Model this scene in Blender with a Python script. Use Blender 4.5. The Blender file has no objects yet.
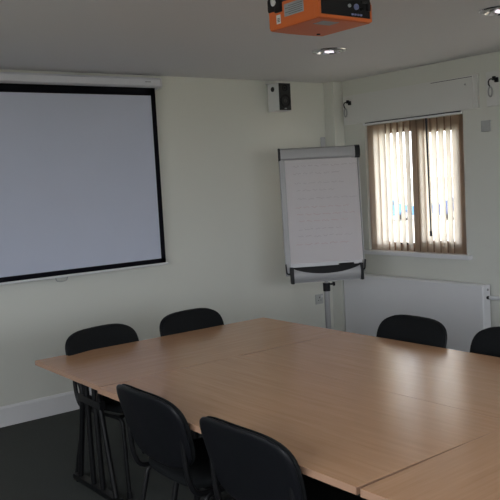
import bpy, bmesh, math, random
from mathutils import Vector, Matrix
random.seed(7)
C = bpy.context.scene.collection
PI = math.pi
sc = bpy.context.scene

# ------------------------------------------------------------------ camera, world, daylight, exposure
cam_d = bpy.data.cameras.new('camera'); cam = bpy.data.objects.new('camera', cam_d); C.objects.link(cam)
cam_d.sensor_width = 36; cam_d.sensor_fit = 'HORIZONTAL'; cam_d.lens = 775.128 / 500 * 36; cam_d.clip_start = 0.05; cam_d.clip_end = 400
yaw, pitch, roll = .64259, .08903, -.05486
F = Vector((math.sin(yaw)*math.cos(pitch), math.cos(yaw)*math.cos(pitch), -math.sin(pitch)))
R0 = Vector((math.cos(yaw), -math.sin(yaw), 0)); U0 = R0.cross(F)
R2 = math.cos(roll)*R0 + math.sin(roll)*U0; U2 = -math.sin(roll)*R0 + math.cos(roll)*U0
m = Matrix((R2, U2, -F)).transposed().to_4x4(); m.translation = Vector((-5.10038, -5.38334, 1.63558))
cam.matrix_world = m
sc.camera = cam

w = bpy.data.worlds.new('overcast_sky'); sc.world = w; w.use_nodes = True
bg = w.node_tree.nodes['Background']; bg.inputs[0].default_value = (.92, .97, 1.03, 1); bg.inputs[1].default_value = 3.2

# the right-hand windows and two assumed ones let the overcast sky in: portals guide it, they give no light of their own
def portal(name, loc, rot, sx, sy):
    l = bpy.data.lights.new(name, 'AREA'); l.shape = 'RECTANGLE'; l.size = sx; l.size_y = sy; l.cycles.is_portal = True
    o = bpy.data.objects.new(name, l); C.objects.link(o); o.location = loc; o.rotation_euler = rot
WY = [(-1.470, -.392), (-3.06, -1.98)]   # right-hand windows, y ranges
WZ0, WZ1 = .945, 2.07
for i, (a, b) in enumerate(WY):
    portal('window_daylight', (.22, (a+b)/2, (WZ0+WZ1)/2), (0, PI/2, 0), WZ1-WZ0, b-a)
RW = (-6.0, -1.0, .9, 2.25)                                             # assumed window behind the camera, added for its daylight
portal('assumed_rear_daylight', ((RW[0]+RW[1])/2, -7.25, (RW[2]+RW[3])/2), (PI/2, 0, 0), RW[1]-RW[0], RW[3]-RW[2])

LW = (-7.0, -2.0, .9, 2.25)                                              # unseen window on the left, put in to light the room from there
portal('assumed_side_daylight', (-6.35, (LW[0]+LW[1])/2, (LW[2]+LW[3])/2), (0, -PI/2, 0), LW[3]-LW[2], LW[1]-LW[0])
sc.view_settings.view_transform = 'Standard'; sc.view_settings.look = 'None'
sc.view_settings.exposure = 0.90; sc.view_settings.gamma = 1; sc.view_settings.use_curve_mapping = False
sc.cycles.max_bounces = 12; sc.cycles.diffuse_bounces = 8; sc.cycles.transparent_max_bounces = 16
sc.cycles.use_denoising = True; sc.cycles.sample_clamp_indirect = 6

# ------------------------------------------------------------------ materials
def srgb(r, g, b):
    f = lambda c: (c/12.92 if c <= .04045 else ((c+.055)/1.055)**2.4)
    return (f(r/255), f(g/255), f(b/255), 1)
def mat(name, col, rough=.6, metal=0, spec=.5, bump=0, bscale=200, var=0, vscale=4):
    M = bpy.data.materials.new(name); M.use_nodes = True; nt = M.node_tree; p = nt.nodes['Principled BSDF']
    p.inputs['Base Color'].default_value = col; p.inputs['Roughness'].default_value = rough
    p.inputs['Metallic'].default_value = metal; p.inputs['Specular IOR Level'].default_value = spec
    tc = nt.nodes.new('ShaderNodeTexCoord')
    if var:
        n = nt.nodes.new('ShaderNodeTexNoise'); n.inputs['Scale'].default_value = vscale; n.inputs['Detail'].default_value = 6
        nt.links.new(tc.outputs['Object'], n.inputs['Vector'])
        mx = nt.nodes.new('ShaderNodeMix'); mx.data_type = 'RGBA'
        mx.inputs[6].default_value = tuple(c*(1-var) for c in col[:3])+(1,); mx.inputs[7].default_value = tuple(min(1, c*(1+var)) for c in col[:3])+(1,)
        nt.links.new(n.outputs['Fac'], mx.inputs[0]); nt.links.new(mx.outputs[2], p.inputs['Base Color'])
    if bump:
        n = nt.nodes.new('ShaderNodeTexNoise'); n.inputs['Scale'].default_value = bscale; n.inputs['Detail'].default_value = 3
        nt.links.new(tc.outputs['Object'], n.inputs['Vector'])
        b = nt.nodes.new('ShaderNodeBump'); b.inputs['Strength'].default_value = bump; b.inputs['Distance'].default_value = .01
        nt.links.new(n.outputs['Fac'], b.inputs['Height']); nt.links.new(b.outputs['Normal'], p.inputs['Normal'])
    return M
M = {}
M['wall'] = mat('cream_green_paint', (.64, .645, .60, 1), .8, bump=.04, bscale=260, var=.015, vscale=1.5)
M['ceiling'] = mat('ceiling_paint', (.685, .685, .70, 1), .9, bump=.03, bscale=200, var=.015, vscale=1.2)
M['white'] = mat('white_gloss_paint', (.72, .72, .745, 1), .45, var=.01)
M['white_plastic'] = mat('white_plastic', (.70, .71, .73, 1), .4, var=.01)
M['radiator'] = mat('radiator_enamel', (.74, .74, .77, 1), .35, var=.01)
M['grey_plastic'] = mat('pale_grey_plastic', (.42, .43, .43, 1), .45, var=.02)
M['shutter'] = mat('shutter_box_white', (.66, .66, .65, 1), .55, var=.012)
M['case'] = mat('screen_case_white', (.62, .63, .68, 1), .5, var=.01)
M['screen'] = mat('matte_screen_vinyl', (.51, .545, .665, 1), .85, var=.03, vscale=3)
M['black_border'] = mat('screen_black_border', (.006, .006, .009, 1), .9, spec=.1, var=.05)
M['alu'] = mat('grey_aluminium', (.36, .36, .37, 1), .5, .2, var=.02)
M['chrome'] = mat('chrome', (.8, .8, .82, 1), .12, 1)
M['black'] = mat('black_plastic', (.007, .007, .009, 1), .5, spec=.3, var=.05)
M['black_metal'] = mat('black_tube_enamel', (.006, .006, .007, 1), .45, spec=.3, var=.05)
M['fabric'] = mat('black_chair_fabric', (.009, .010, .011, 1), .95, spec=.15, bump=.3, bscale=900, var=.12, vscale=60)
M['shell'] = mat('black_chair_shell', (.0045, .005, .007, 1), .45, spec=.3, bump=.1, bscale=700, var=.05)
M['speaker_black'] = mat('speaker_baffle', (.014, .014, .015, 1), .55, var=.05)
M['cone'] = mat('matte_black', (.009, .009, .01, 1), .6, spec=.25)
M['dust'] = mat('speaker_dust_cap', (.045, .042, .04, 1), .4)
M['paper'] = mat('flip_paper', (.90, .87, .885, 1), .85, var=.02, vscale=5)
M['board'] = mat('whiteboard', (.62, .62, .64, 1), .4)
M['ink'] = mat('faded_grey_ink', (.66, .62, .64, 1), .9)
M['ink_red'] = mat('faded_red_ink', (.75, .60, .61, 1), .9)
M['orange'] = mat('orange_shell', (.60, .13, .025, 1), .45, var=.03)
M['label'] = mat('silver_label', (.28, .30, .32, 1), .5, var=.03)
M['label_white'] = mat('white_sticker', (.65, .65, .66, 1), .6)
M['print'] = mat('label_print', (.10, .11, .12, 1), .7)
M['purple'] = mat('dark_purple_shell', (.035, .012, .03, 1), .5)
M['blue_port'] = mat('blue_connector', (.20, .22, .42, 1), .35)
M['car_blue'] = mat('blue_car_paint', (.10, .28, .55, 1), .3)
M['car_navy'] = mat('navy_car_paint', (.05, .09, .22, 1), .3)
M['tyre'] = mat('tyre_rubber', (.02, .02, .02, 1), .9)
M['car_glass'] = mat('car_glass', (.10, .13, .16, 1), .1)
M['frame'] = mat('brown_window_frame', (.34, .24, .175, 1), .5, var=.06, vscale=14)
M['dark_cord_gap'] = mat('dark_grey_cord_and_gap', (.03, .035, .05, 1), .6)
M['yard'] = mat('pale_yard', (.50, .475, .395, 1), .95, var=.08, vscale=.4)
M['logo'] = mat('grey_print', (.22, .22, .26, 1), .6)
M['lamp_glass'] = mat('frosted_lamp', (.8, .75, .8, 1), .3)
lp = M['lamp_glass'].node_tree.nodes['Principled BSDF']; lp.inputs['Emission Color'].default_value = (1, .9, 1, 1); lp.inputs['Emission Strength'].default_value = .5  # faint glow stands in for glints on the unlit lamp tubes

def beech(name, along):
    Mt = mat(name, (.46, .28, .19, 1), .22, spec=.45); nt = Mt.node_tree; p = nt.nodes['Principled BSDF']
    tc = nt.nodes.new('ShaderNodeTexCoord'); mp = nt.nodes.new('ShaderNodeMapping')
    mp.inputs['Scale'].default_value = (1.2, 22, 6) if along == 'x' else (22, 1.2, 6)
    nt.links.new(tc.outputs['Object'], mp.inputs['Vector'])
    n = nt.nodes.new('ShaderNodeTexNoise'); n.inputs['Scale'].default_value = 2.2; n.inputs['Detail'].default_value = 8; n.inputs['Roughness'].default_value = .65
    nt.links.new(mp.outputs[0], n.inputs['Vector'])
    r = nt.nodes.new('ShaderNodeValToRGB'); r.color_ramp.elements[0].position = .3; r.color_ramp.elements[1].position = .72
    r.color_ramp.elements[0].color = (.52, .29, .16, 1); r.color_ramp.elements[1].color = (.605, .355, .21, 1)
    nt.links.new(n.outputs['Fac'], r.inputs['Fac']); nt.links.new(r.outputs[0], p.inputs['Base Color'])
    return Mt
M['beech_x'] = beech('beech_laminate_long', 'x'); M['beech_y'] = beech('beech_laminate_across', 'y')
M['beech_edge'] = mat('beech_edge_band', (.42, .25, .165, 1), .45, var=.05, vscale=30)

def carpet():
    Mt = mat('charcoal_carpet', (.03, .033, .032, 1), .97, spec=.1, bump=.8, bscale=420); nt = Mt.node_tree; p = nt.nodes['Principled BSDF']
    tc = nt.nodes.new('ShaderNodeTexCoord'); n = nt.nodes.new('ShaderNodeTexNoise'); n.inputs['Scale'].default_value = 160; n.inputs['Detail'].default_value = 4
    nt.links.new(tc.outputs['Object'], n.inputs['Vector'])
    r = nt.nodes.new('ShaderNodeValToRGB'); r.color_ramp.elements[0].color = (.046, .051, .050, 1); r.color_ramp.elements[1].color = (.115, .12, .115, 1)
    nt.links.new(n.outputs['Fac'], r.inputs['Fac']); nt.links.new(r.outputs[0], p.inputs['Base Color'])
    return Mt
M['carpet'] = carpet()

def glass():
    Mt = bpy.data.materials.new('window_glass'); Mt.use_nodes = True; nt = Mt.node_tree; nt.nodes.clear()
    o = nt.nodes.new('ShaderNodeOutputMaterial'); t = nt.nodes.new('ShaderNodeBsdfTransparent'); g = nt.nodes.new('ShaderNodeBsdfGlossy')
    g.inputs['Roughness'].default_value = .03; mx = nt.nodes.new('ShaderNodeMixShader'); mx.inputs[0].default_value = .07
    nt.links.new(t.outputs[0], mx.inputs[1]); nt.links.new(g.outputs[0], mx.inputs[2]); nt.links.new(mx.outputs[0], o.inputs[0])
    return Mt
M['glass'] = glass()
def slatmat():
    Mt = bpy.data.materials.new('blind_fabric'); Mt.use_nodes = True; nt = Mt.node_tree; nt.nodes.clear()
    o = nt.nodes.new('ShaderNodeOutputMaterial'); d = nt.nodes.new('ShaderNodeBsdfDiffuse'); t = nt.nodes.new('ShaderNodeBsdfTranslucent')
    d.inputs[0].default_value = (.44, .34, .27, 1); t.inputs[0].default_value = (.97, .93, .84, 1)
    tc = nt.nodes.new('ShaderNodeTexCoord'); n = nt.nodes.new('ShaderNodeTexNoise'); n.inputs['Scale'].default_value = 90
    r = nt.nodes.new('ShaderNodeValToRGB'); r.color_ramp.elements[0].color = (.42, .29, .22, 1); r.color_ramp.elements[1].color = (.52, .38, .295, 1)
    nt.links.new(tc.outputs['Object'], n.inputs['Vector']); nt.links.new(n.outputs['Fac'], r.inputs['Fac']); nt.links.new(r.outputs[0], d.inputs[0])
    mx = nt.nodes.new('ShaderNodeMixShader'); mx.inputs[0].default_value = .66
    nt.links.new(d.outputs[0], mx.inputs[1]); nt.links.new(t.outputs[0], mx.inputs[2]); nt.links.new(mx.outputs[0], o.inputs[0])
    return Mt
M['slat'] = slatmat()

# ------------------------------------------------------------------ helpers
def T(bm, vs, mtx):
    if mtx is not None: bmesh.ops.transform(bm, matrix=mtx, verts=vs)
def add_box(bm, a, b, bev=0, mtx=None, seg=2):
    """box from corner a to corner b, edges rounded by bev"""
    r = bmesh.ops.create_cube(bm, size=1); vs = r['verts']
    for v in vs:
        v.co = Vector([(a[i]+b[i])/2 + v.co[i]*(b[i]-a[i]) for i in range(3)])
    if bev:
        es = list({e for v in vs for e in v.link_edges})
        g = bmesh.ops.bevel(bm, geom=es, offset=bev, segments=seg, profile=.6, affect='EDGES', clamp_overlap=True)
        vs = list({v for f in g['faces'] for v in f.verts} | {v for v in vs if v.is_valid})
    T(bm, vs, mtx); return vs
def add_tube(bm, pts, r, n=10, mtx=None, cap=True, flat=1.0):
    """round tube along points"""
    pts = [Vector(p) for p in pts]; rings = []; up = None; allv = []
    for i, p in enumerate(pts):
        t = (pts[min(i+1, len(pts)-1)] - pts[max(i-1, 0)]).normalized()
        if up is None:
            up = Vector((0, 0, 1)) if abs(t.z) < .9 else Vector((0, 1, 0))
        s = t.cross(up).normalized(); up = s.cross(t).normalized()
        rr = r[i] if isinstance(r, (list, tuple)) else r
        ring = [bm.verts.new(p + s*math.cos(2*PI*k/n)*rr + up*math.sin(2*PI*k/n)*rr*flat) for k in range(n)]
        rings.append(ring); allv += ring
    for a, b in zip(rings, rings[1:]):
        for k in range(n): bm.faces.new((a[k], a[(k+1) % n], b[(k+1) % n], b[k]))
    if cap:
        bm.faces.new(list(reversed(rings[0]))); bm.faces.new(rings[-1])
    T(bm, allv, mtx); return allv
def smooth_path(pts, k=6):
    """rounds the corners of a polyline (Catmull-Rom)"""
    P = [Vector(p) for p in pts]; out = []
    for i in range(len(P)-1):
        p0, p1, p2, p3 = P[max(i-1, 0)], P[i], P[i+1], P[min(i+2, len(P)-1)]
        for j in range(k):
            t = j/k
            out.append(.5*((2*p1)+(-p0+p2)*t+(2*p0-5*p1+4*p2-p3)*t*t+(-p0+3*p1-3*p2+p3)*t**3))
    return out+[P[-1]]
def fillet(pts, rad, k=5):
    """polyline with circular-ish corner bends"""
    P = [Vector(p) for p in pts]; out = [P[0]]
    for i in range(1, len(P)-1):
        a = (P[i-1]-P[i]); b = (P[i+1]-P[i]); d = min(rad, a.length*.45, b.length*.45)
        A = P[i]+a.normalized()*d; B = P[i]+b.normalized()*d
        for j in range(k+1):
            t = j/k; out.append((1-t)**2*A + 2*t*(1-t)*P[i] + t*t*B)
    return out+[P[-1]]
def add_lathe(bm, prof, n=24, mtx=None, close=False):
    """profile [(r, z)] turned about local Z"""
    rings = []; allv = []
    for r, z in prof:
        ring = [bm.verts.new((max(r, 1e-4)*math.cos(2*PI*k/n), max(r, 1e-4)*math.sin(2*PI*k/n), z)) for k in range(n)]
        rings.append(ring); allv += ring
    for a, b in zip(rings, rings[1:]):
        for k in range(n): bm.faces.new((a[k], a[(k+1) % n], b[(k+1) % n], b[k]))
    if close:
        bm.faces.new(list(reversed(rings[0]))); bm.faces.new(rings[-1])
    T(bm, allv, mtx); return allv
def add_prism(bm, poly, axis, a, b, mtx=None):
    """2D polygon extruded along an axis (0,1,2) from a to b"""
    def P(u, v, t): q = [u, v]; q.insert(axis, t); return q
    A = [bm.verts.new(P(u, v, a)) for u, v in poly]; B = [bm.verts.new(P(u, v, b)) for u, v in poly]; n = len(poly)
    for k in range(n): bm.faces.new((A[k], A[(k+1) % n], B[(k+1) % n], B[k]))
    bm.faces.new(list(reversed(A))); bm.faces.new(B)
    T(bm, A+B, mtx); return A+B
def add_pad(bm, hw, hh, expo, thick, fn, taper=0, n=44, crown=.5):
    """upholstered pad: a superellipse outline with rounded rim and domed faces, bent into place by fn(u, v, n)"""
    def outl(s, th):
        c, q = math.cos(th), math.sin(th)
        u = hw*s*math.copysign(abs(c)**(2/expo), c); v = hh*s*math.copysign(abs(q)**(2/expo), q)
        return u*(1+taper*v/hh), v
    prof = [(.25, 1), (.5, .98), (.72, .93), (.86, .86), (.94, .72), (.98, .45), (1.0, .0), (.985, -.5), (.95, -.8), (.88, -.95), (.7, -1), (.45, -1), (.2, -1)]
    rings = []; allv = []
    for s, k in prof:
        ring = []
        for i in range(n):
            u, v = outl(s, 2*PI*i/n); ring.append(bm.verts.new(fn(u, v, k*thick/2)))
        rings.append(ring); allv += ring
    for a, b in zip(rings, rings[1:]):
        for k in range(n): bm.faces.new((a[k], b[k], b[(k+1) % n], a[(k+1) % n]))
    c0 = bm.verts.new(fn(0, 0, thick/2)); c1 = bm.verts.new(fn(0, 0, -thick/2))
    for k in range(n):
        bm.faces.new((c0, rings[0][k], rings[0][(k+1) % n])); bm.faces.new((c1, rings[-1][(k+1) % n], rings[-1][k]))
    return allv
def obj(name, bm, material, parent=None, smooth=True):
    bmesh.ops.recalc_face_normals(bm, faces=bm.faces)
    me = bpy.data.meshes.new(name); bm.to_mesh(me); bm.free(); me.materials.append(material)
    if smooth:
        for p in me.polygons: p.use_smooth = True
        try: me.set_sharp_from_angle(angle=math.radians(38))
        except Exception: pass
    o = bpy.data.objects.new(name, me); C.objects.link(o)
    if smooth:
        wn = o.modifiers.new('weighted_normal', 'WEIGHTED_NORMAL'); wn.keep_sharp = True
    if parent: o.parent = parent
    return o
def tag(o, label, cat, group=None):
    o['label'] = label; o['category'] = cat
    if group: o['group'] = group
    return o
def thing(name, label, cat, loc=(0, 0, 0), rz=0, group=None):
    o = bpy.data.objects.new(name, None); C.objects.link(o); o.location = loc; o.rotation_euler = (0, 0, rz)
    o.empty_display_size = .1
    return tag(o, label, cat, group)
def struct(name, bm, material, parent=None, smooth=False):
    o = obj(name, bm, material, parent, smooth)
    if not parent: o['kind'] = 'structure'
    return o
def copy_thing(o, loc, rz, label, parent=None):
    def cp(x, par):
        c = x.copy(); C.objects.link(c)
        if par: c.parent = par
        for ch in list(x.children): cp(ch, c)
        return c
    c = cp(o, parent); c.location = loc; c.rotation_euler = (0, 0, rz)
    if label: c['label'] = label
    return c
def B(): return bmesh.new()
def box(name, a, b, material, parent=None, bev=0, smooth=True, mtx=None):
    bm = B(); add_box(bm, a, b, bev, mtx); return obj(name, bm, material, parent, smooth)

# ------------------------------------------------------------------ the room
XL, YR, H = -6.3, -7.2, 2.5
bm = B(); add_box(bm, (XL-.2, YR-.2, -.2), (.3, .3, 0)); struct('floor', bm, M['carpet'])
bm = B(); add_box(bm, (XL-.2, YR-.2, H), (.3, .3, H+.2)); struct('ceiling', bm, M['ceiling'])
bm = B(); add_box(bm, (XL-.2, 0, 0), (.3, .2, H)); struct('wall_back', bm, M['wall'])
bm = B(); add_box(bm, (XL-.2, YR-.2, 0), (XL, 0, LW[2])); add_box(bm, (XL-.2, YR-.2, LW[3]), (XL, 0, H))
add_box(bm, (XL-.2, YR-.2, LW[2]), (XL, LW[0], LW[3])); add_box(bm, (XL-.2, LW[1], LW[2]), (XL, 0, LW[3])); struct('wall_left', bm, M['wall'])
# right wall with its window openings
bm = B(); ys = [0]
add_box(bm, (0, YR-.2, 0), (.3, 0, WZ0)); add_box(bm, (0, YR-.2, WZ1), (.3, 0, H))
prev = 0
for a, b in WY:
    add_box(bm, (0, b, WZ0), (.3, prev, WZ1)); prev = a
add_box(bm, (0, YR-.2, WZ0), (.3, prev, WZ1)); struct('wall_right', bm, M['wall'])
# wall behind the camera with the assumed long window
bm = B()
add_box(bm, (XL, YR-.2, 0), (0, YR, RW[2])); add_box(bm, (XL, YR-.2, RW[3]), (0, YR, H))
add_box(bm, (XL, YR-.2, RW[2]), (RW[0], YR, RW[3])); add_box(bm, (RW[1], YR-.2, RW[2]), (0, YR, RW[3])); struct('wall_rear', bm, M['wall'])
# boxed-in pipe in the corner
bm = B(); add_box(bm, (-.12, -.132, 0), (0, 0, H), .003); struct('trim_1', bm, M['wall'], smooth=True)
# skirting
def skirting(name, poly, axis, a, b):
    bm = B(); add_prism(bm, poly, axis, a, b); struct(name, bm, M['white'])
sk = [(0, 0), (-.016, 0), (-.016, .128), (-.009, .143), (0, .145)]
skirting('baseboard_back', sk, 0, XL, -.12)
bm = B(); add_prism(bm, sk, 1, YR, -.132); struct('baseboard_right', bm, M['white'])
bm = B(); add_prism(bm, [(XL-u, v) for u, v in sk], 1, YR, 0); struct('baseboard_left', bm, M['white'])

# windows: brown frames with a fixed and an opening light
def window(n, a, b):
    root = bpy.data.objects.new('window_%d' % n, None); C.objects.link(root); root['kind'] = 'structure'; root.location = (0, (a+b)/2, WZ0)
    hw = (b-a)/2; h = WZ1-WZ0; x0, x1 = .058, .14
    bm = B(); f = .055
    add_box(bm, (x0, -hw, 0), (x1, hw, .075), .006); add_box(bm, (x0, -hw, h-.085), (x1, hw, h), .006)
    add_box(bm, (x0, -hw, 0), (x1, -hw+f, h), .006); add_box(bm, (x0-.01, hw-.085, 0), (x1, hw, h), .006)
    add_box(bm, (x0, -.045, 0), (x1, .045, h), .006)
    obj('window_frame', bm, M['frame'], root)
    bm = B(); s = .035                                  # opening sash on the nearer side
    add_box(bm, (x0-.012, -hw+f-.008, .068), (x1-.02, -hw+f+s, h-.078), .005); add_box(bm, (x0-.012, -.045-s, .068), (x1-.02, -.037, h-.078), .005)
    add_box(bm, (x0-.012, -hw+f, .068), (x1-.02, -.04, .068+s), .005); add_box(bm, (x0-.012, -hw+f, h-.078-s), (x1-.02, -.04, h-.078), .005)
    obj('window_sash', bm, M['frame'], root)
    for k, (p, q) in enumerate(((-hw+f+s, -.045-s), (.045, hw-.085))):
        bm = B(); add_box(bm, (.100, p-.01, .07), (.106, q+.01, h-.08)); obj('window_pane', bm, M['glass'], root)
    bm = B(); add_box(bm, (x0-.017, -.47, .060), (x0-.009, -.34, .074), .003); add_box(bm, (x0-.017, -.42, .052), (x0+.01, -.39, .085), .003)
    obj('window_handle', bm, M['black'], root)
    bm = B(); add_box(bm, (x0-.012, .09, .060), (x0-.003, .23, .074), .003); add_box(bm, (x0-.012, .14, .052), (x0+.01, .17, .085), .003)
    obj('window_handle', bm, M['black'], root)
    bm = B(); add_box(bm, (-.040, -hw-.055, -.034), (.07, hw+.06, 0.003), .006); obj('windowsill', bm, M['white'], root)
    return root
for i, (a, b) in enumerate(WY): w2 = window(i+1, a, b)
bm = B()
for k in range(15):
    y = -.505+1.01*k/14; c, q = .016, .0415
    v = [bm.verts.new((.024+e*c, y+e*q, z)) for e, z in ((-1, .006), (1, .006), (1, 1.12), (-1, 1.12))]; bm.faces.new(v)
bmesh.ops.solidify(bm, geom=list(bm.faces), thickness=.0008); obj('window_blind', bm, M['slat'], w2, False)  # unseen blind, added to cut the daylight through the second window
root = bpy.data.objects.new('window_5', None); C.objects.link(root); root['kind'] = 'structure'  # rear window: unseen, assumed for the daylight it brings
bm = B(); yy0, yy1 = YR-.15, YR-.08
add_box(bm, (RW[0], yy0, RW[2]), (RW[1], yy1, RW[2]+.07)); add_box(bm, (RW[0], yy0, RW[3]-.07), (RW[1], yy1, RW[3]))
for k in range(5):
    x = RW[0]+(RW[1]-RW[0]-.07)*k/4; add_box(bm, (x, yy0, RW[2]), (x+.07, yy1, RW[3]))
obj('window_frame', bm, M['frame'], root, False)
bm = B(); add_box(bm, (RW[0], YR-.118, RW[2]), (RW[1], YR-.112, RW[3])); obj('window_pane', bm, M['glass'], root, False)

root = bpy.data.objects.new('window_6', None); C.objects.link(root); root['kind'] = 'structure'  # left window: not seen, added as a daylight opening
bm = B(); xx0, xx1 = XL-.15, XL-.08
add_box(bm, (xx0, LW[0], LW[2]), (xx1, LW[1], LW[2]+.07)); add_box(bm, (xx0, LW[0], LW[3]-.07), (xx1, LW[1], LW[3]))
for k in range(5):
    y = LW[0]+(LW[1]-LW[0]-.07)*k/4; add_box(bm, (xx0, y, LW[2]), (xx1, y+.07, LW[3]))
obj('window_frame', bm, M['frame'], root, False)
bm = B(); add_box(bm, (XL-.118, LW[0], LW[2]), (XL-.112, LW[1], LW[3])); obj('window_pane', bm, M['glass'], root, False)

# the yard outside
bm = B(); add_box(bm, (-150, -150, -1.4), (250, 250, -1.0)); struct('ground', bm, M['yard'])

# ------------------------------------------------------------------ tables
def make_table(label, corner, rz, material, L=1.6, W=.8):
    """folding table, length along local X; corner is the one at local (-L/2, +0.4)"""
    loc = Vector(corner) - Matrix.Rotation(rz, 3, "Z") @ Vector((-L/2, W/2, 0)); hl = L/2; hw = W/2
    t = thing('conference_table', label, 'table', loc, rz, 'beech conference tables pushed together')
    bm = B(); add_box(bm, (-hl+.0002, -hw+.0002, .69), (hl-.0002, hw-.0002, .715)); top = obj('tabletop', bm, material, t, False)
    bm = B()
    for (ax, ay, bx, by) in ((-hl, -hw, hl, -hw+.003), (-hl, hw-.003, hl, hw), (-hl, -hw, -hl+.003, hw), (hl-.003, -hw, hl, hw)):
        add_box(bm, (ax, ay, .6905), (bx, by, .7145))
    obj('edge_band', bm, M['beech_edge'], top, False)
    for s in (-1, 1):
        fr = bpy.data.objects.new('leg_frame', None); C.objects.link(fr); fr.parent = t; fr.location = (s*(hl-(.175 if L < 1.65 else .115)), .10, 0)
        bm = B(); add_box(bm, (-.022, -.265, .012), (.022, .265, .042), .006)
        for e in (-.235, .235): add_tube(bm, [(0, e, 0), (0, e, .014)], .016, 10)
        obj('foot_bar', bm, M['black_metal'], fr)
        for y0, ym, yt in ((-.225, -.11, -.20), (-.075, -.055, -.055), (.035, .045, .045), (.20, .10, .20)):
            bm = B(); add_tube(bm, fillet([(0, y0, .04), (0, ym*.98, .52), (0, ym, .56), (0, yt, .68)], .06), .0155, 10)
            obj('leg', bm, M['black_metal'], fr)
        bm = B(); add_box(bm, (-.03, -.30, .655), (.03, .30, .69), .004); add_box(bm, (-.018, -.14, .49), (.018, .13, .53), .004)
        obj('top_rail', bm, M['black_metal'], fr)
    bm = B()
    add_box(bm, (-hl+.2, -.03, .655), (hl-.2, .03, .69), .004)
    obj('under_beam', bm, M['black_metal'], t)
    return t
make_table('beech table at the far end, against the chairs under the projection screen', (-3.555, -1.288, 0), 0, M['beech_x'])
# the two long ones lie side by side; their corners are given at the far right of each
make_table('beech table pulled up to by the two nearest black chairs', (-2.755, -2.0885, 0), -PI/2+math.radians(1.0), M['beech_x'], 1.665, .82)
make_table('beech table next to the two chairs by the radiator', (-1.953, -2.0885, 0), -PI/2+math.radians(1.0), M['beech_x'], 1.65)
make_table('beech table end nearest the camera, cut off by the lower right edge', (-3.547, -3.784, 0), math.radians(2.3), M['beech_x'])

# ------------------------------------------------------------------ chairs
def make_chair(label, loc, rz):
    """stacking chair: sitter looks along local +Y"""
    t = thing('stacking_chair', label, 'chair', loc, rz, 'black stacking chairs around the table')
    def seat_fn(u, v, n):
        z = .445 + n - .9*max(0, v-.12)**2*4 + .25*u*u
        return (u, v+.0, z)
    bm = B(); add_pad(bm, .235, .21, 4.2, .05, seat_fn, taper=-.04); seat = obj('seat', bm, M['fabric'], t)
    def under_fn(u, v, n):
        return (u, v, .418 + n - .9*max(0, v-.12)**2*4 + .25*u*u + .35*(u*u+v*v)*.6)
    bm = B(); add_pad(bm, .215, .19, 4, .022, under_fn, taper=-.04); obj('seat_pan', bm, M['shell'], seat)
    def back_fn(off):
        def fn(u, v, n):
            q = v+.026; y = -.262 + .44*u*u - (q*.255) - .25*q*q + n + off
            return (u, y, .671 + v)
        return fn
    bm = B(); add_pad(bm, .252, .157, 3.5, .034, back_fn(.006), taper=.03); back = obj('backrest', bm, M['fabric'], t)
    bm = B(); add_pad(bm, .254, .159, 3.5, .026, back_fn(-.012), taper=.03); obj('back_shell', bm, M['shell'], back)
    for s in (-1, 1):
        bm = B(); add_tube(bm, fillet([(s*.245, .215, .005), (s*.228, .175, .415), (s*.226, .10, .418)], .05), .0115); leg = obj('leg', bm, M['black_metal'], t)
        bm = B(); add_tube(bm, [(s*.2453, .2155, 0), (s*.2435, .212, .035)], .0145); obj('foot_cap', bm, M['black'], leg)
        bm = B(); add_tube(bm, fillet([(s*.25, -.265, .005), (s*.228, -.17, .415), (s*.226, -.10, .418)], .05), .0115); leg = obj('leg', bm, M['black_metal'], t)
        bm = B(); add_tube(bm, [(s*.2503, -.2655, 0), (s*.2483, -.258, .035)], .0145); obj('foot_cap', bm, M['black'], leg)
        bm = B(); add_tube(bm, [(s*.226, .11, .418), (s*.226, -.11, .418)], .0115); obj('seat_rail', bm, M['black_metal'], t)
        bm = B(); add_tube(bm, fillet([(s*.222, -.02, .418), (s*.222, -.215, .425), (s*.222, -.245, .50), (s*.220, -.258, .66)], .07), .0115); obj('back_upright', bm, M['black_metal'], t)
    bm = B()
    for y in (-.12, .12): add_tube(bm, [(-.226, y, .412), (.226, y, .412)], .010)
    obj('cross_tube', bm, M['black_metal'], t)
    return t
ch = make_chair('black chair under the projection screen, left one at the far table edge', (-3.083, -1.526, 0), PI+.18)
copy_thing(ch, (-2.455, -1.495, 0), PI+.12, 'black chair at the far table edge, between the screen and the flipchart')
copy_thing(ch, (-2.125, -2.490, 0), PI/2-.05, 'black chair in front of the radiator below the window, whole back showing')
copy_thing(ch, (-2.10, -3.105, 0), PI/2-.10, 'black chair by the radiator pipe, cut off by the right edge')
copy_thing(ch, (-3.342, -2.658, 0), -PI/2, 'black chair seen from behind, nearer the black folding table legs')
copy_thing(ch, (-3.340, -3.298, 0), -PI/2+.02, 'black chair seen from behind, nearest the camera at the bottom edge')

# ------------------------------------------------------------------ projection screen
t = thing('projection_screen', 'large white pull-down projection screen with black border on the wall', 'projection screen', (0, 0, 0))
SX0, SX1 = -3.82, -1.957
bm = B()
add_prism(bm, [(-.003, 2.475), (-.085, 2.470), (-.098, 2.455), (-.098, 2.41), (-.085, 2.398), (-.02, 2.392), (-.003, 2.392)], 0, SX0-.04, -1.925)
case = obj('screen_case', bm, M['case'], t)
for x0, x1 in ((SX0-.055, SX0-.04), (-1.925, -1.912)):
    bm = B(); add_prism(bm, [(-.002, 2.479), (-.09, 2.474), (-.102, 2.457), (-.102, 2.408), (-.088, 2.394), (-.02, 2.388), (-.002, 2.388)], 0, x0, x1); obj('end_cap', bm, M['white_plastic'], case)
bm = B(); x = -2.06
for wd in (.008, .010, .006, .011, .007):
    add_box(bm, (x, -.0988, 2.432), (x+wd*.8, -.0975, 2.441)); x += wd+.002
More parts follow.
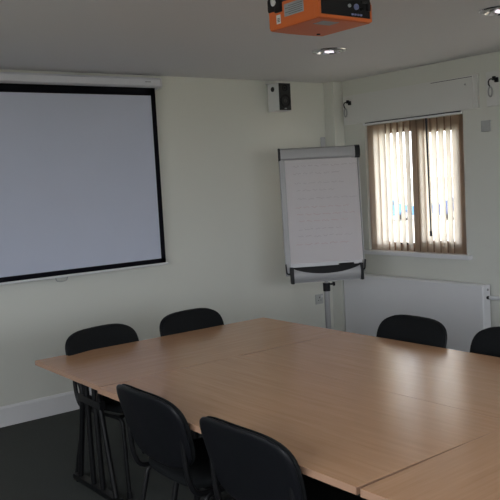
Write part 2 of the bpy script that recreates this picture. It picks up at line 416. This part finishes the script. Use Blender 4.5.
obj('case_lettering', bm, M['logo'], case)
box('fabric', (SX0+.04, -.0605, 1.06), (SX1-.04, -.0585, 2.34), M['screen'], t)
bm = B()
add_box(bm, (SX0, -.061, 2.336), (SX1, -.058, 2.40)); add_box(bm, (SX0, -.061, 1.026), (SX1, -.058, 1.062))
add_box(bm, (SX0, -.061, 1.03), (SX0+.04, -.058, 2.40)); add_box(bm, (SX1-.04, -.061, 1.03), (SX1, -.058, 2.40))
obj('black_border', bm, M['black_border'], t)
bm = B(); add_tube(bm, [(SX0-.01, -.06, 1.017), (SX1+.018, -.06, 1.017)], .0095, 10); bar = obj('bottom_bar', bm, M['white_plastic'], t)
bm = B(); xm = (SX0+SX1)/2+.045
add_tube(bm, smooth_path([(xm-.045, -.065, 1.010), (xm-.035, -.067, .988), (xm, -.068, .982), (xm+.035, -.067, .988), (xm+.045, -.065, 1.010)]), .005, 8); obj('pull_handle', bm, M['grey_plastic'], bar)

# ------------------------------------------------------------------ wall speaker
t = thing('wall_speaker', 'small white loudspeaker with black front mounted high on the wall', 'speaker', (-.737, 0, 0))
box('cabinet', (-.068, -.175, 2.222), (.068, -.025, 2.460), M['white_plastic'], t, .006)
box('baffle', (-.064, -.181, 2.226), (.064, -.1745, 2.456), M['speaker_black'], t, .003)
mt = Matrix.Translation((0, -.181, 2.305)) @ Matrix.Rotation(PI/2, 4, 'X')
bm = B(); add_lathe(bm, [(.056, 0), (.055, .005), (.050, .006), (.046, .001), (.018, -.004)], 28, mt); wo = obj('woofer', bm, M['cone'], t)
bm = B(); add_lathe(bm, [(.019, -.003), (.015, .004), (.008, .008), (0, .009)], 20, mt); obj('dust_cap', bm, M['dust'], wo)
mt = Matrix.Translation((0, -.181, 2.415)) @ Matrix.Rotation(PI/2, 4, 'X')
bm = B(); add_lathe(bm, [(.030, 0), (.029, .003), (.022, .003), (.014, -.002), (.010, .003), (0, .005)], 24, mt); obj('tweeter', bm, M['cone'], t)
box('badge', (-.012, -.1825, 2.236), (.012, -.180, 2.244), M['grey_plastic'], t)
mt = Matrix.Translation((-.068, -.10, 2.41)) @ Matrix.Rotation(-PI/2, 4, 'Y')
bm = B(); add_lathe(bm, [(.022, -.004), (.022, .004), (.018, .008), (0, .009)], 20, mt); obj('knob', bm, M['black'], t)
bm = B(); add_box(bm, (-.02, -.03, 2.30), (.02, 0, 2.40), .003); add_box(bm, (-.0655, -.035, 2.462), (.03, -.0, 2.470), .001)
obj('bracket', bm, M['white_plastic'], t)

# ------------------------------------------------------------------ flipchart easel
ER = math.atan2(-.493, .869); EX, EY = -.695, -.508
t = thing('flipchart_easel', 'grey flipchart easel on a pole in the room corner', 'flipchart easel', (EX, EY, 0), ER)
TILT = Matrix.Translation((0, -.125, .83)) @ Matrix.Rotation(math.radians(-4), 4, 'X')   # board: origin at its lower edge, face towards local -Y
BW, BH = .337, 1.055
bm = B(); add_box(bm, (-BW+.02, -.006, .02), (BW-.02, .010, BH-.03), .002, TILT); obj('board', bm, M['board'], t)
for s in (-1, 1):
    bm = B(); wv = .042 if s < 0 else .010
    add_box(bm, (s*BW-(0 if s < 0 else wv), -.016, 0), (s*BW+(wv if s < 0 else 0), .012, BH-.06), .003, TILT); obj('side_frame', bm, M['alu'], t)
bm = B(); add_prism(bm, [(.014, BH-.10), (-.012, BH-.10), (-.030, BH-.085), (-.034, BH-.05), (-.028, BH-.012), (-.010, BH), (.014, BH)], 0, -BW+.008, BW-.06, TILT)
cl = obj('clamp_bar', bm, M['alu'], t)
for x0, x1 in ((-BW-.002, -BW+.010), (BW-.062, BW+.004)):
    bm = B(); add_prism(bm, [(.016, BH-.102), (-.014, BH-.102), (-.033, BH-.087), (-.037, BH-.05), (-.030, BH-.010), (-.011, BH+.003), (.016, BH+.003)], 0, x0, x1, TILT)
    o = obj('end_cap', bm, M['black'] if x0 < 0 else M['alu'], cl)
bm = B(); add_prism(bm, [(.017, BH-.104), (-.015, BH-.104), (-.034, BH-.089), (-.038, BH-.05), (-.031, BH-.008), (-.011, BH+.004), (.017, BH+.004)], 0, BW-.034, BW+.009, TILT)
obj('corner_cap', bm, M['black'], cl)
# pen tray with a scooped front edge over a dark trough
N = 24; hw = .293
bm = B()
top = [(-hw+2*hw*k/N, .066-.058*(1-((k-N/2)/(N/2))**2)**.8) for k in range(N+1)]
low = [(hw-2*hw*k/N, -.028) for k in range(N+1)]
nb = len(top)
def row(z0, f): return [bm.verts.new(TILT @ Vector((x, f(z), z))) for x, z in z0]
def bulge(z): return -.055-.022*(1-((z-.005)/.065)**2)
rows = []
for j in range(7):
    rows.append([bm.verts.new(TILT @ Vector((x, bulge(-.058+(z+.058)*j/6), -.058+(z+.058)*j/6))) for x, z in top])
for a, b in zip(rows, rows[1:]):
    for k in range(N): bm.faces.new((a[k], a[k+1], b[k+1], b[k]))
back = [[bm.verts.new(v.co + (TILT.to_3x3() @ Vector((0, .005, 0)))) for v in r] for r in rows]
for a, b in zip(back, back[1:]):
    for k in range(N): bm.faces.new((a[k], b[k], b[k+1], a[k+1]))
for k in range(N):
    bm.faces.new((rows[-1][k], rows[-1][k+1], back[-1][k+1], back[-1][k])); bm.faces.new((rows[0][k], back[0][k], back[0][k+1], rows[0][k+1]))
add_box(bm, (-hw, -.058, -.060), (hw, -.012, -.052), 0, TILT)
tray = obj('pen_tray', bm, M['alu'], t)
bm = B(); add_box(bm, (-hw, -.05, -.05), (hw, -.018, .068), 0, TILT); obj('trough', bm, M['cone'], tray)
for s in (-1, 1):
    bm = B(); add_box(bm, (s*hw-.012, -.082, -.066), (s*hw+.012, -.010, .074), .008, TILT); obj('end_cap', bm, M['black'], tray)
    bm = B(); add_tube(bm, fillet([(s*(hw-.005), -.02, .02), (s*(hw+.038), -.022, .015), (s*(hw+.044), -.030, .10)], .02), .0065, 8, TILT); obj('paper_hook', bm, M['black'], t)
# pole, collar, base
bm = B(); add_tube(bm, [(.03, 0, .55), (.03, 0, 1.66)], .0165, 14); obj('inner_pole', bm, M['alu'], t)
bm = B(); add_tube(bm, [(.03, 0, .06), (.03, 0, .70)], .0245, 16); obj('pole', bm, M['alu'], t)
bm = B(); add_tube(bm, [(.03, 0, .665), (.03, 0, .735)], .031, 16); co = obj('height_collar', bm, M['black'], t)
bm = B(); add_tube(bm, [(.05, 0, .722), (.085, 0, .722)], .008, 8); add_tube(bm, [(.085, 0, .722), (.102, 0, .722)], .017, 12); obj('knob', bm, M['black'], co)
bm = B(); add_box(bm, (-.06, -.085, 1.25), (.06, .026, 1.33), .004); obj('board_bracket', bm, M['black'], t)
bm = B(); add_box(bm, (-.05, -.11, .90), (.05, .026, .96), .004); obj('board_bracket', bm, M['black'], t)
bm = B(); add_tube(bm, [(.03, 0, .05), (.03, 0, .13)], .04, 16); obj('base_hub', bm, M['black'], t)
for k in range(5):
    a = 2*PI*k/5+.3; d = Vector((math.cos(a), math.sin(a), 0)); o3 = Vector((.03, 0, 0))
    bm = B(); add_tube(bm, [o3+d*.03+Vector((0, 0, .095)), o3+d*.16+Vector((0, 0, .075)), o3+d*.33+Vector((0, 0, .056))], [.02, .018, .013], 10); lg = obj('base_leg', bm, M['alu'], t)
    bm = B(); add_tube(bm, [o3+d*.325-d.cross(Vector((0, 0, 1)))*.012+Vector((0, 0, .026)), o3+d*.325+d.cross(Vector((0, 0, 1)))*.012+Vector((0, 0, .026))], .026, 14); obj('caster', bm, M['black'], lg)
bm = B(); add_box(bm, (.035, .030, BH-.02), (.075, .055, BH+.085), .006, TILT); obj('carry_handle', bm, M['alu'], t)

# paper pad held by the clamp bar
pad = thing('flipchart_pad', 'large white paper pad with faint handwriting hanging on the flipchart', 'paper pad', (EX, EY, 0), ER)
bm = B(); nx = 14; nz = 20
g = {}
for i in range(nx+1):
    for j in range(nz+1):
        x = -BW+.044+(2*BW-.060)*i/nx; z = .098+(BH-.196)*j/nz
        y = -.014-.004*math.sin(i*.5)*(1-j/nz)-.006*(1-j/nz)**3
        g[i, j] = bm.verts.new(TILT @ Vector((x, y, z)))
for i in range(nx):
    for j in range(nz): bm.faces.new((g[i, j], g[i+1, j], g[i+1, j+1], g[i, j+1]))
bmesh.ops.solidify(bm, geom=list(bm.faces), thickness=.004); bmesh.ops.recalc_face_normals(bm, faces=bm.faces)
rs = random.Random(3)
for mi, lines in ((1, [(.80, .70), (.74, .45), (.66, .55), (.60, .40), (.53, .60), (.28, .5), (.22, .62)]), (2, [(.46, .62), (.40, .66), (.345, .5), (.155, .58)])):
    old = set(bm.faces)
    for z, ln in lines:
        x = -.24 + rs.uniform(0, .04); end = x+ln*.75
        while x < end:
            wl = rs.uniform(.03, .075); n = int(wl/.009)
            pts = [(x+k*wl/n, -.0255, z+.10+rs.uniform(-.006, .008)) for k in range(n+1)]
            add_tube(bm, pts, .0016, 4, TILT); x += wl+.018
    for f in bm.faces:
        if f not in old: f.material_index = mi
sheet = obj('sheet', bm, M['paper'], pad); sheet.data.materials.append(M['ink']); sheet.data.materials.append(M['ink_red'])
mk = bmesh.new(); add_tube(mk, [(.12, -.043, .0755), (.235, -.043, .0755)], .0075, 10, TILT); add_tube(mk, [(.105, -.043, .0755), (.12, -.043, .0755)], .006, 10, TILT)
o = obj('marker_pen', mk, M['black']); o.location = (EX, EY, 0); o.rotation_euler = (0, 0, ER)
tag(o, 'black marker pen lying on the flipchart pen tray', 'marker pen')

# ------------------------------------------------------------------ projector on its ceiling mount
t = thing('projector', 'orange and black projector hanging from the ceiling', 'projector', (-2.86, -2.955, 0))
# shell: bottom outline rounded at the front (towards the screen)
PW, PD, Z0 = .148, .155, 2.25
def rounded(s, dy=0):
    pts = [(-PW*s, -PD*s), (PW*s, -PD*s), (PW*s, PD*.93*s)]
    for k in range(1, 12):
        a = k/12; pts.append((PW*s*(1-2*a), PD*s*(.93+.07*math.sin(PI*a)**.6)))
    return pts+[(-PW*s, PD*.93*s)]
bm = B()
ring = []
for s, z in ((.95, Z0), (.985, Z0+.004), (1, Z0+.014), (1, Z0+.078)):
    ring.append([bm.verts.new((x, y, z)) for x, y in rounded(s)])
n = len(ring[0])
for a, b in zip(ring, ring[1:]):
    for k in range(n):
        if k == 0 and a is not ring[0] and False: continue
        bm.faces.new((a[k], a[(k+1) % n], b[(k+1) % n], b[k]))
bm.faces.new(list(reversed(ring[0]))); bm.faces.new(ring[-1])
shell = obj('lower_shell', bm, M['orange'], t)
bm = B(); add_box(bm, (-PW-.0008, -PD, Z0+.07), (-PW+.012, .07, Z0+.105), .002); add_box(bm, (PW-.012, -PD, Z0+.06), (PW, -PD+.03, Z0+.085), .002); add_box(bm, (-PW-.0015, -PD-.004, Z0+.01), (-PW+.016, -PD+.02, Z0+.118), .003)
add_box(bm, (PW-.010, -PD-.004, Z0+.01), (PW, -PD+.02, Z0+.075), .003); add_box(bm, (-PW, -PD-.004, Z0+.004), (PW, -PD+.02, Z0+.018), .003)
obj('side_panel', bm, M['orange'], t)
bm = B(); add_box(bm, (-PW+.004, -PD+.006, Z0+.074), (PW-.008, PD-.04, Z0+.125), .012); up = obj('upper_shell', bm, M['purple'], t)
bm = B(); add_box(bm, (-PW+.016, -PD-.003, Z0+.018), (PW-.010, -PD+.006, Z0+.112), .002); rp = obj('rear_panel', bm, M['black'], t)
def port(x, z, r, mm, nm='port'):
    mt = Matrix.Translation((x, -PD-.003, z)) @ Matrix.Rotation(PI/2, 4, 'X')
    bm = B(); add_lathe(bm, [(r, 0), (r, .006), (r*.7, .006), (r*.6, .001), (0, .001)], 16, mt); obj(nm, bm, mm, rp)
port(.058, Z0+.058, .012, M['blue_port']); port(.020, Z0+.060, .007, M['label']); port(.088, Z0+.052, .008, M['black'])
bm = B()
for x in (.03, .046, .062, .078): add_box(bm, (x, -PD-.007, Z0+.024), (x+.011, -PD-.002, Z0+.031), .001)
obj('socket_row', bm, M['blue_port'], rp)
bm = B(); add_box(bm, (PW-.06, -PD-.010, Z0+.075), (PW-.012, -PD+.03, Z0+.108), .008); add_box(bm, (PW-.032, -PD-.012, Z0+.045), (PW-.012, -PD+.0, Z0+.085), .006); obj('cable_plug', bm, M['black'], rp)
# labels on the side facing the left wall and underneath
bm = B(); add_box(bm, (-PW-.001, -.075, Z0+.042), (-PW+.001, .045, Z0+.092)); la = obj('rating_plate', bm, M['label'], shell)
bm = B()
for k in range(5): add_box(bm, (-PW-.0016, -.068, Z0+.048+k*.008), (-PW-.0008, -.068+(.105 if k % 2 else .085), Z0+.0505+k*.008))
obj('plate_print', bm, M['print'], la)
bm = B(); add_box(bm, (-PW-.001, .070, Z0+.022), (-PW+.001, .096, Z0+.058)); la = obj('sticker', bm, M['label_white'], shell)
bm = B()
for k in range(3): add_box(bm, (-PW-.0016, .075, Z0+.029+k*.006), (-PW-.0008, .090, Z0+.0325+k*.006))
obj('sticker_print', bm, M['print'], la)
bm = B(); add_box(bm, (-.09, -.120, Z0-.001), (.0, -.060, Z0+.001)); obj('underside_label', bm, M['label'], shell)
for x, y in ((.085, .10),):
    mt = Matrix.Translation((x, y, Z0-.004)); bm = B(); add_lathe(bm, [(.008, 0), (.009, .006), (0, .006)], 14, mt, True); obj('foot', bm, M['black'], shell)
# mount and leads
bm = B(); add_tube(bm, [(0, 0, Z0+.12), (0, 0, H)], .022, 16); add_box(bm, (-.07, -.07, H-.012), (.07, .07, H), .003); add_box(bm, (-.09, -.06, Z0+.118), (.09, .06, Z0+.135), .004); obj('ceiling_mount', bm, M['black_metal'], t)
bm = B(); add_box(bm, (-PW-.008, .055, Z0+.066), (-PW+.05, .105, Z0+.12), .010); add_box(bm, (-PW-.006, .10, Z0+.074), (-PW+.05, .15, Z0+.135), .012)
for k in range(3):
    add_tube(bm, smooth_path([(-PW+.02, .06+.02*k, Z0+.09), (-PW-.006, .07+.02*k, Z0+.12), (-PW+.02, .10+.012*k, Z0+.15), (-.03, .04, Z0+.19), (-.024, .0, H)]), .006, 8)
obj('cable', bm, M['black'], t)
bm = B(); add_tube(bm, [(-PW-.014, .105, Z0+.112), (-PW+.03, .09, Z0+.118)], .016, 14); obj('lens_cap', bm, M['label_white'], t)

# ------------------------------------------------------------------ ceiling downlights
def downlight(label, x, y):
    t = thing('ceiling_downlight', label, 'downlight', (x, y, H), 0, 'recessed ceiling downlights')
    bm = B(); add_lathe(bm, [(.095, 0), (.122, 0), (.122, -.004), (.115, -.009), (.098, -.006), (.095, 0)], 36); obj('trim_ring', bm, M['chrome'], t)
    bm = B(); add_lathe(bm, [(.098, -.003), (.07, -.0045), (.02, -.005), (0, -.005)], 32); rf = obj('reflector', bm, M['grey_plastic'], t)
    for k, (px, py) in enumerate(((-.018, 0), (.018, 0), (0, .022))):
        bm = B(); add_tube(bm, [(px-.02, py, -.011), (px+.02, py, -.011)], .006, 10); obj('lamp_tube', bm, M['lamp_glass'], rf)
    bm = B(); add_box(bm, (-.012, -.05, -.0085), (.012, -.02, -.004), .002); obj('lamp_cap', bm, M['chrome'], rf)
    for k in range(10):
        a = 2*PI*k/10
        bm = B(); mt = Matrix.Rotation(a, 4, 'Z') @ Matrix.Translation((.078, 0, -.008)) @ Matrix.Rotation(.5, 4, 'Y')
        add_box(bm, (-.014, -.016, -.0015), (.014, .016, .0015), 0, mt); obj('facet', bm, M['chrome'], rf, False)
    return t
downlight('recessed chrome downlight in the ceiling just below the projector', -1.345, -1.402)
downlight('recessed chrome downlight in the ceiling at the upper right edge', -1.32, -2.76)

# ------------------------------------------------------------------ shutter boxes above the windows
def shutter_box(label, y1, y0):
    """white box above a window, from y1 (nearer the corner) to y0, with a hinged flap and a latch"""
    t = thing('shutter_box', label, 'shutter box', (0, y1, 0), 0, 'white shutter boxes above the windows')
    L = y1-y0; z0, z1 = 2.098, 2.356
    bm = B(); add_box(bm, (-.028, -L, z0), (0, 0, z1), .003); obj('housing', bm, M['shutter'], t)
    bm = B(); add_box(bm, (-.036, -L+.035, z0+.012), (-.027, -.010, z1-.012), .002); fl = obj('flap', bm, M['shutter'], t)
    bm = B(); add_box(bm, (-.0375, -L+.04, z1-.0155), (-.026, -L*.70, z1-.0115)); obj('hinge_gap', bm, M['dark_cord_gap'], t)
    # latch: two dark lugs, a hook and a ring hanging from it
    bm = B(); add_box(bm, (-.056, -.118, 2.268), (-.035, -.090, 2.305), .006); add_box(bm, (-.062, -.098, 2.285), (-.040, -.076, 2.315), .005)
    la = obj('latch', bm, M['black'], fl)
    bm = B(); add_tube(bm, smooth_path([(-.05, -.085, 2.29), (-.055, -.060, 2.298), (-.055, -.042, 2.285), (-.05, -.038, 2.262), (-.045, -.045, 2.245)]), .005, 8); obj('latch_hook', bm, M['black'], la)
    bm = B(); pts = [(-.045, -.048+.017*math.cos(a), 2.205+.036*math.sin(a)) for a in [2*PI*k/20 for k in range(21)]]; add_tube(bm, pts, .006, 8, None, False); obj('latch_ring', bm, M['alu'], la)
    mt = Matrix.Translation((-.036, -L+.105, 2.29)) @ Matrix.Rotation(-PI/2, 4, 'Y')
    bm = B(); add_lathe(bm, [(.008, 0), (.007, .004), (0, .005)], 12, mt); obj('screw', bm, M['alu'], fl)
    return t
shutter_box('long white shutter box above the window with blinds', -.155, -1.632)
shutter_box('white shutter box cut off by the right edge, above the wall plate', -1.715, -3.25)

# ------------------------------------------------------------------ vertical blind
t = thing('vertical_blind', 'beige vertical blind with half-open slats hanging in the window', 'blind', (0, -.41, 0))
bm = B(); add_box(bm, (-.012, -1.05, 2.072), (.03, .03, 2.094), .002); hr = obj('headrail', bm, M['white_plastic'], t)
bm = B(); add_box(bm, (-.0135, -1.05, 2.088), (-.008, .0, 2.0955)); obj('rail_gap_shade', bm, M['dark_cord_gap'], hr)  # dark strip painted as the shade in the gap below the shutter box
for k in range(4):
    pass
n = 15
for k in range(n):
    y = -.022-(1.060-.048)*k/(n-1)
    ang = math.radians(69+rs.uniform(-3, 3))
    if k in (0, 1, 2, 8): ang = math.radians(80)
    if k >= n-2: ang = math.radians(80)
    bm = B(); hwid = .0445; dx, dy = math.cos(ang), math.sin(ang)
    cols = []
    for i in range(7):
        q = -1+2*i/6; bowx = .005*(1-q*q)
        cols.append((.024+dx*hwid*q - dy*bowx, y+dy*hwid*q + dx*bowx))
    vs = [[bm.verts.new((cx, cy, z)) for cx, cy in cols] for z in (.951, 1.3, 1.7, 2.072)]
    for a, b in zip(vs, vs[1:]):
        for i in range(6): bm.faces.new((a[i], a[i+1], b[i+1], b[i]))
    bmesh.ops.solidify(bm, geom=list(bm.faces), thickness=.0008)
    obj('slat', bm, M['slat'], t)
bm = B()
add_tube(bm, [(-.006, -.690, 2.07), (-.006, -.706, 1.13)], .0055, 8); add_tube(bm, [(-.006, -.700, 2.07), (-.006, -.708, 1.13)], .004, 8); add_box(bm, (-.013, -.715, 1.09), (.001, -.697, 1.135), .003)
obj('control_cord', bm, M['dark_cord_gap'], t)

# ------------------------------------------------------------------ radiator
t = thing('radiator', 'long white panel radiator on the wall below the window', 'radiator', (0, -.9, 0))
y0, y1 = -.79, .755
bm = B(); add_box(bm, (-.108, y0, .165), (-.088, y1, .724), .008, seg=3); obj('front_panel', bm, M['radiator'], t)
bm = B(); add_box(bm, (-.045, y0+.01, .165), (-.03, y1-.01, .72), .004); obj('rear_panel', bm, M['radiator'], t)
bm = B(); add_box(bm, (-.092, y0+.004, .715), (-.022, y1-.004, .728), .002)
for k in range(60):
    pass
gr = obj('top_grille', bm, M['radiator'], t)
for s, yy in ((-1, y0), (1, y1)):
    bm = B(); add_box(bm, (-.096, yy-.003, .17), (-.018, yy+.003, .727), .002); obj('side_panel', bm, M['radiator'], t)
bm = B()
for k in range(36):
    y = y0+.03+(y1-y0-.06)*k/35; add_box(bm, (-.088, y-.004, .18), (-.046, y+.004, .70))
obj('convector_fin', bm, M['radiator'], t)
bm = B()
for y in (y0+.2, y1-.2): add_box(bm, (-.03, y-.02, .25), (0, y+.02, .68))
obj('wall_bracket', bm, M['radiator'], t)
mt = Matrix.Translation((-.05, y0-.003, .690)) @ Matrix.Rotation(PI/2, 4, 'X')
bm = B(); add_lathe(bm, [(.009, 0), (.009, .006), (0, .007)], 12, mt); obj('air_vent', bm, M['alu'], t)
bm = B(); add_tube(bm, [(-.055, y0+.003, .628), (-.055, y0-.035, .628)], .013, 12); vl = obj('valve', bm, M['black'], t)
bm = B(); add_tube(bm, [(-.055, y0-.028, .629), (-.055, y0-.15, .634)], .016, 14); obj('valve_head', bm, M['white_plastic'], vl)
bm = B(); add_tube(bm, fillet([(-.055, y0-.15, .634), (-.055, y0-.30, .634), (-.055, y0-.30, 0)], .03), .0075, 10); obj('pipe', bm, M['white_plastic'], vl)

# ------------------------------------------------------------------ wall plates
t = thing('wall_socket', 'pale grey socket plate low on the wall behind the flipchart pole', 'socket', (-.296, 0, .498))
box('face_plate', (-.046, -.010, -.046), (.046, 0, .046), M['grey_plastic'], t, .003)
bm = B()
add_box(bm, (-.004, -.0108, .008), (.004, -.0095, .022)); add_box(bm, (-.020, -.0108, -.014), (-.010, -.0095, -.008)); add_box(bm, (.010, -.0108, -.014), (.020, -.0095, -.008)); obj('pin_holes', bm, M['black'], t, False)
box('rocker', (.022, -.013, .012), (.036, -.009, .032), M['white_plastic'], t, .002)
t = thing('wall_plate', 'square grey blank plate on the wall right of the window', 'wall plate', (0, -1.688, 1.955))
box('face_plate', (-.012, -.042, -.043), (0, .042, .043), M['grey_plastic'], t, .004)
bm = B()
for y in (-.03, .03):
    mt = Matrix.Translation((-.012, y, 0)) @ Matrix.Rotation(-PI/2, 4, 'Y'); add_lathe(bm, [(.004, 0), (.0035, .0015), (0, .002)], 10, mt)
obj('screw', bm, M['alu'], t)

# ------------------------------------------------------------------ cars parked outside
def car(label, loc, rz, paint):
    t = thing('parked_car', label, 'car', loc, rz, 'cars parked outside the window')
    body = [(-2.05, .28), (2.0, .28), (2.08, .55), (2.0, .72), (1.15, .86), (.55, 1.26), (-.95, 1.30), (-1.75, .92), (-2.08, .85)]
    bm = B(); vs = add_prism(bm, body, 1, -.82, .82); bmesh.ops.bevel(bm, geom=list(bm.edges), offset=.05, segments=2, affect='EDGES', clamp_overlap=True); bd = obj('body', bm, paint, t)
    for s in (-1, 1):
        bm = B(); add_prism(bm, [(-1.55, .90), (.98, .88), (.50, 1.20), (-.92, 1.24)], 1, s*.80, s*.83); obj('side_window', bm, M['car_glass'], bd)
        for x in (-1.3, 1.3):
            mt = Matrix.Translation((x, s*.72, .30)) @ Matrix.Rotation(PI/2, 4, 'X'); bm = B(); add_lathe(bm, [(.0, -.1), (.28, -.1), (.30, -.06), (.30, .06), (.28, .1), (0, .1)], 24, mt); wh = obj('wheel', bm, M['tyre'], t)
            bm = B(); add_lathe(bm, [(.18, -.104), (.18, .104)], 18, mt, True); obj('hub_cap', bm, M['alu'], wh)
    return t
va = math.atan2(-.62, .78)
car('bright blue car outside behind the left half of the blind', (26.6, 24.8, -1.0), va, M['car_blue'])
car('dark navy car outside behind the right half of the blind', (29.4, 20.6, -1.0), va, M['car_navy'])
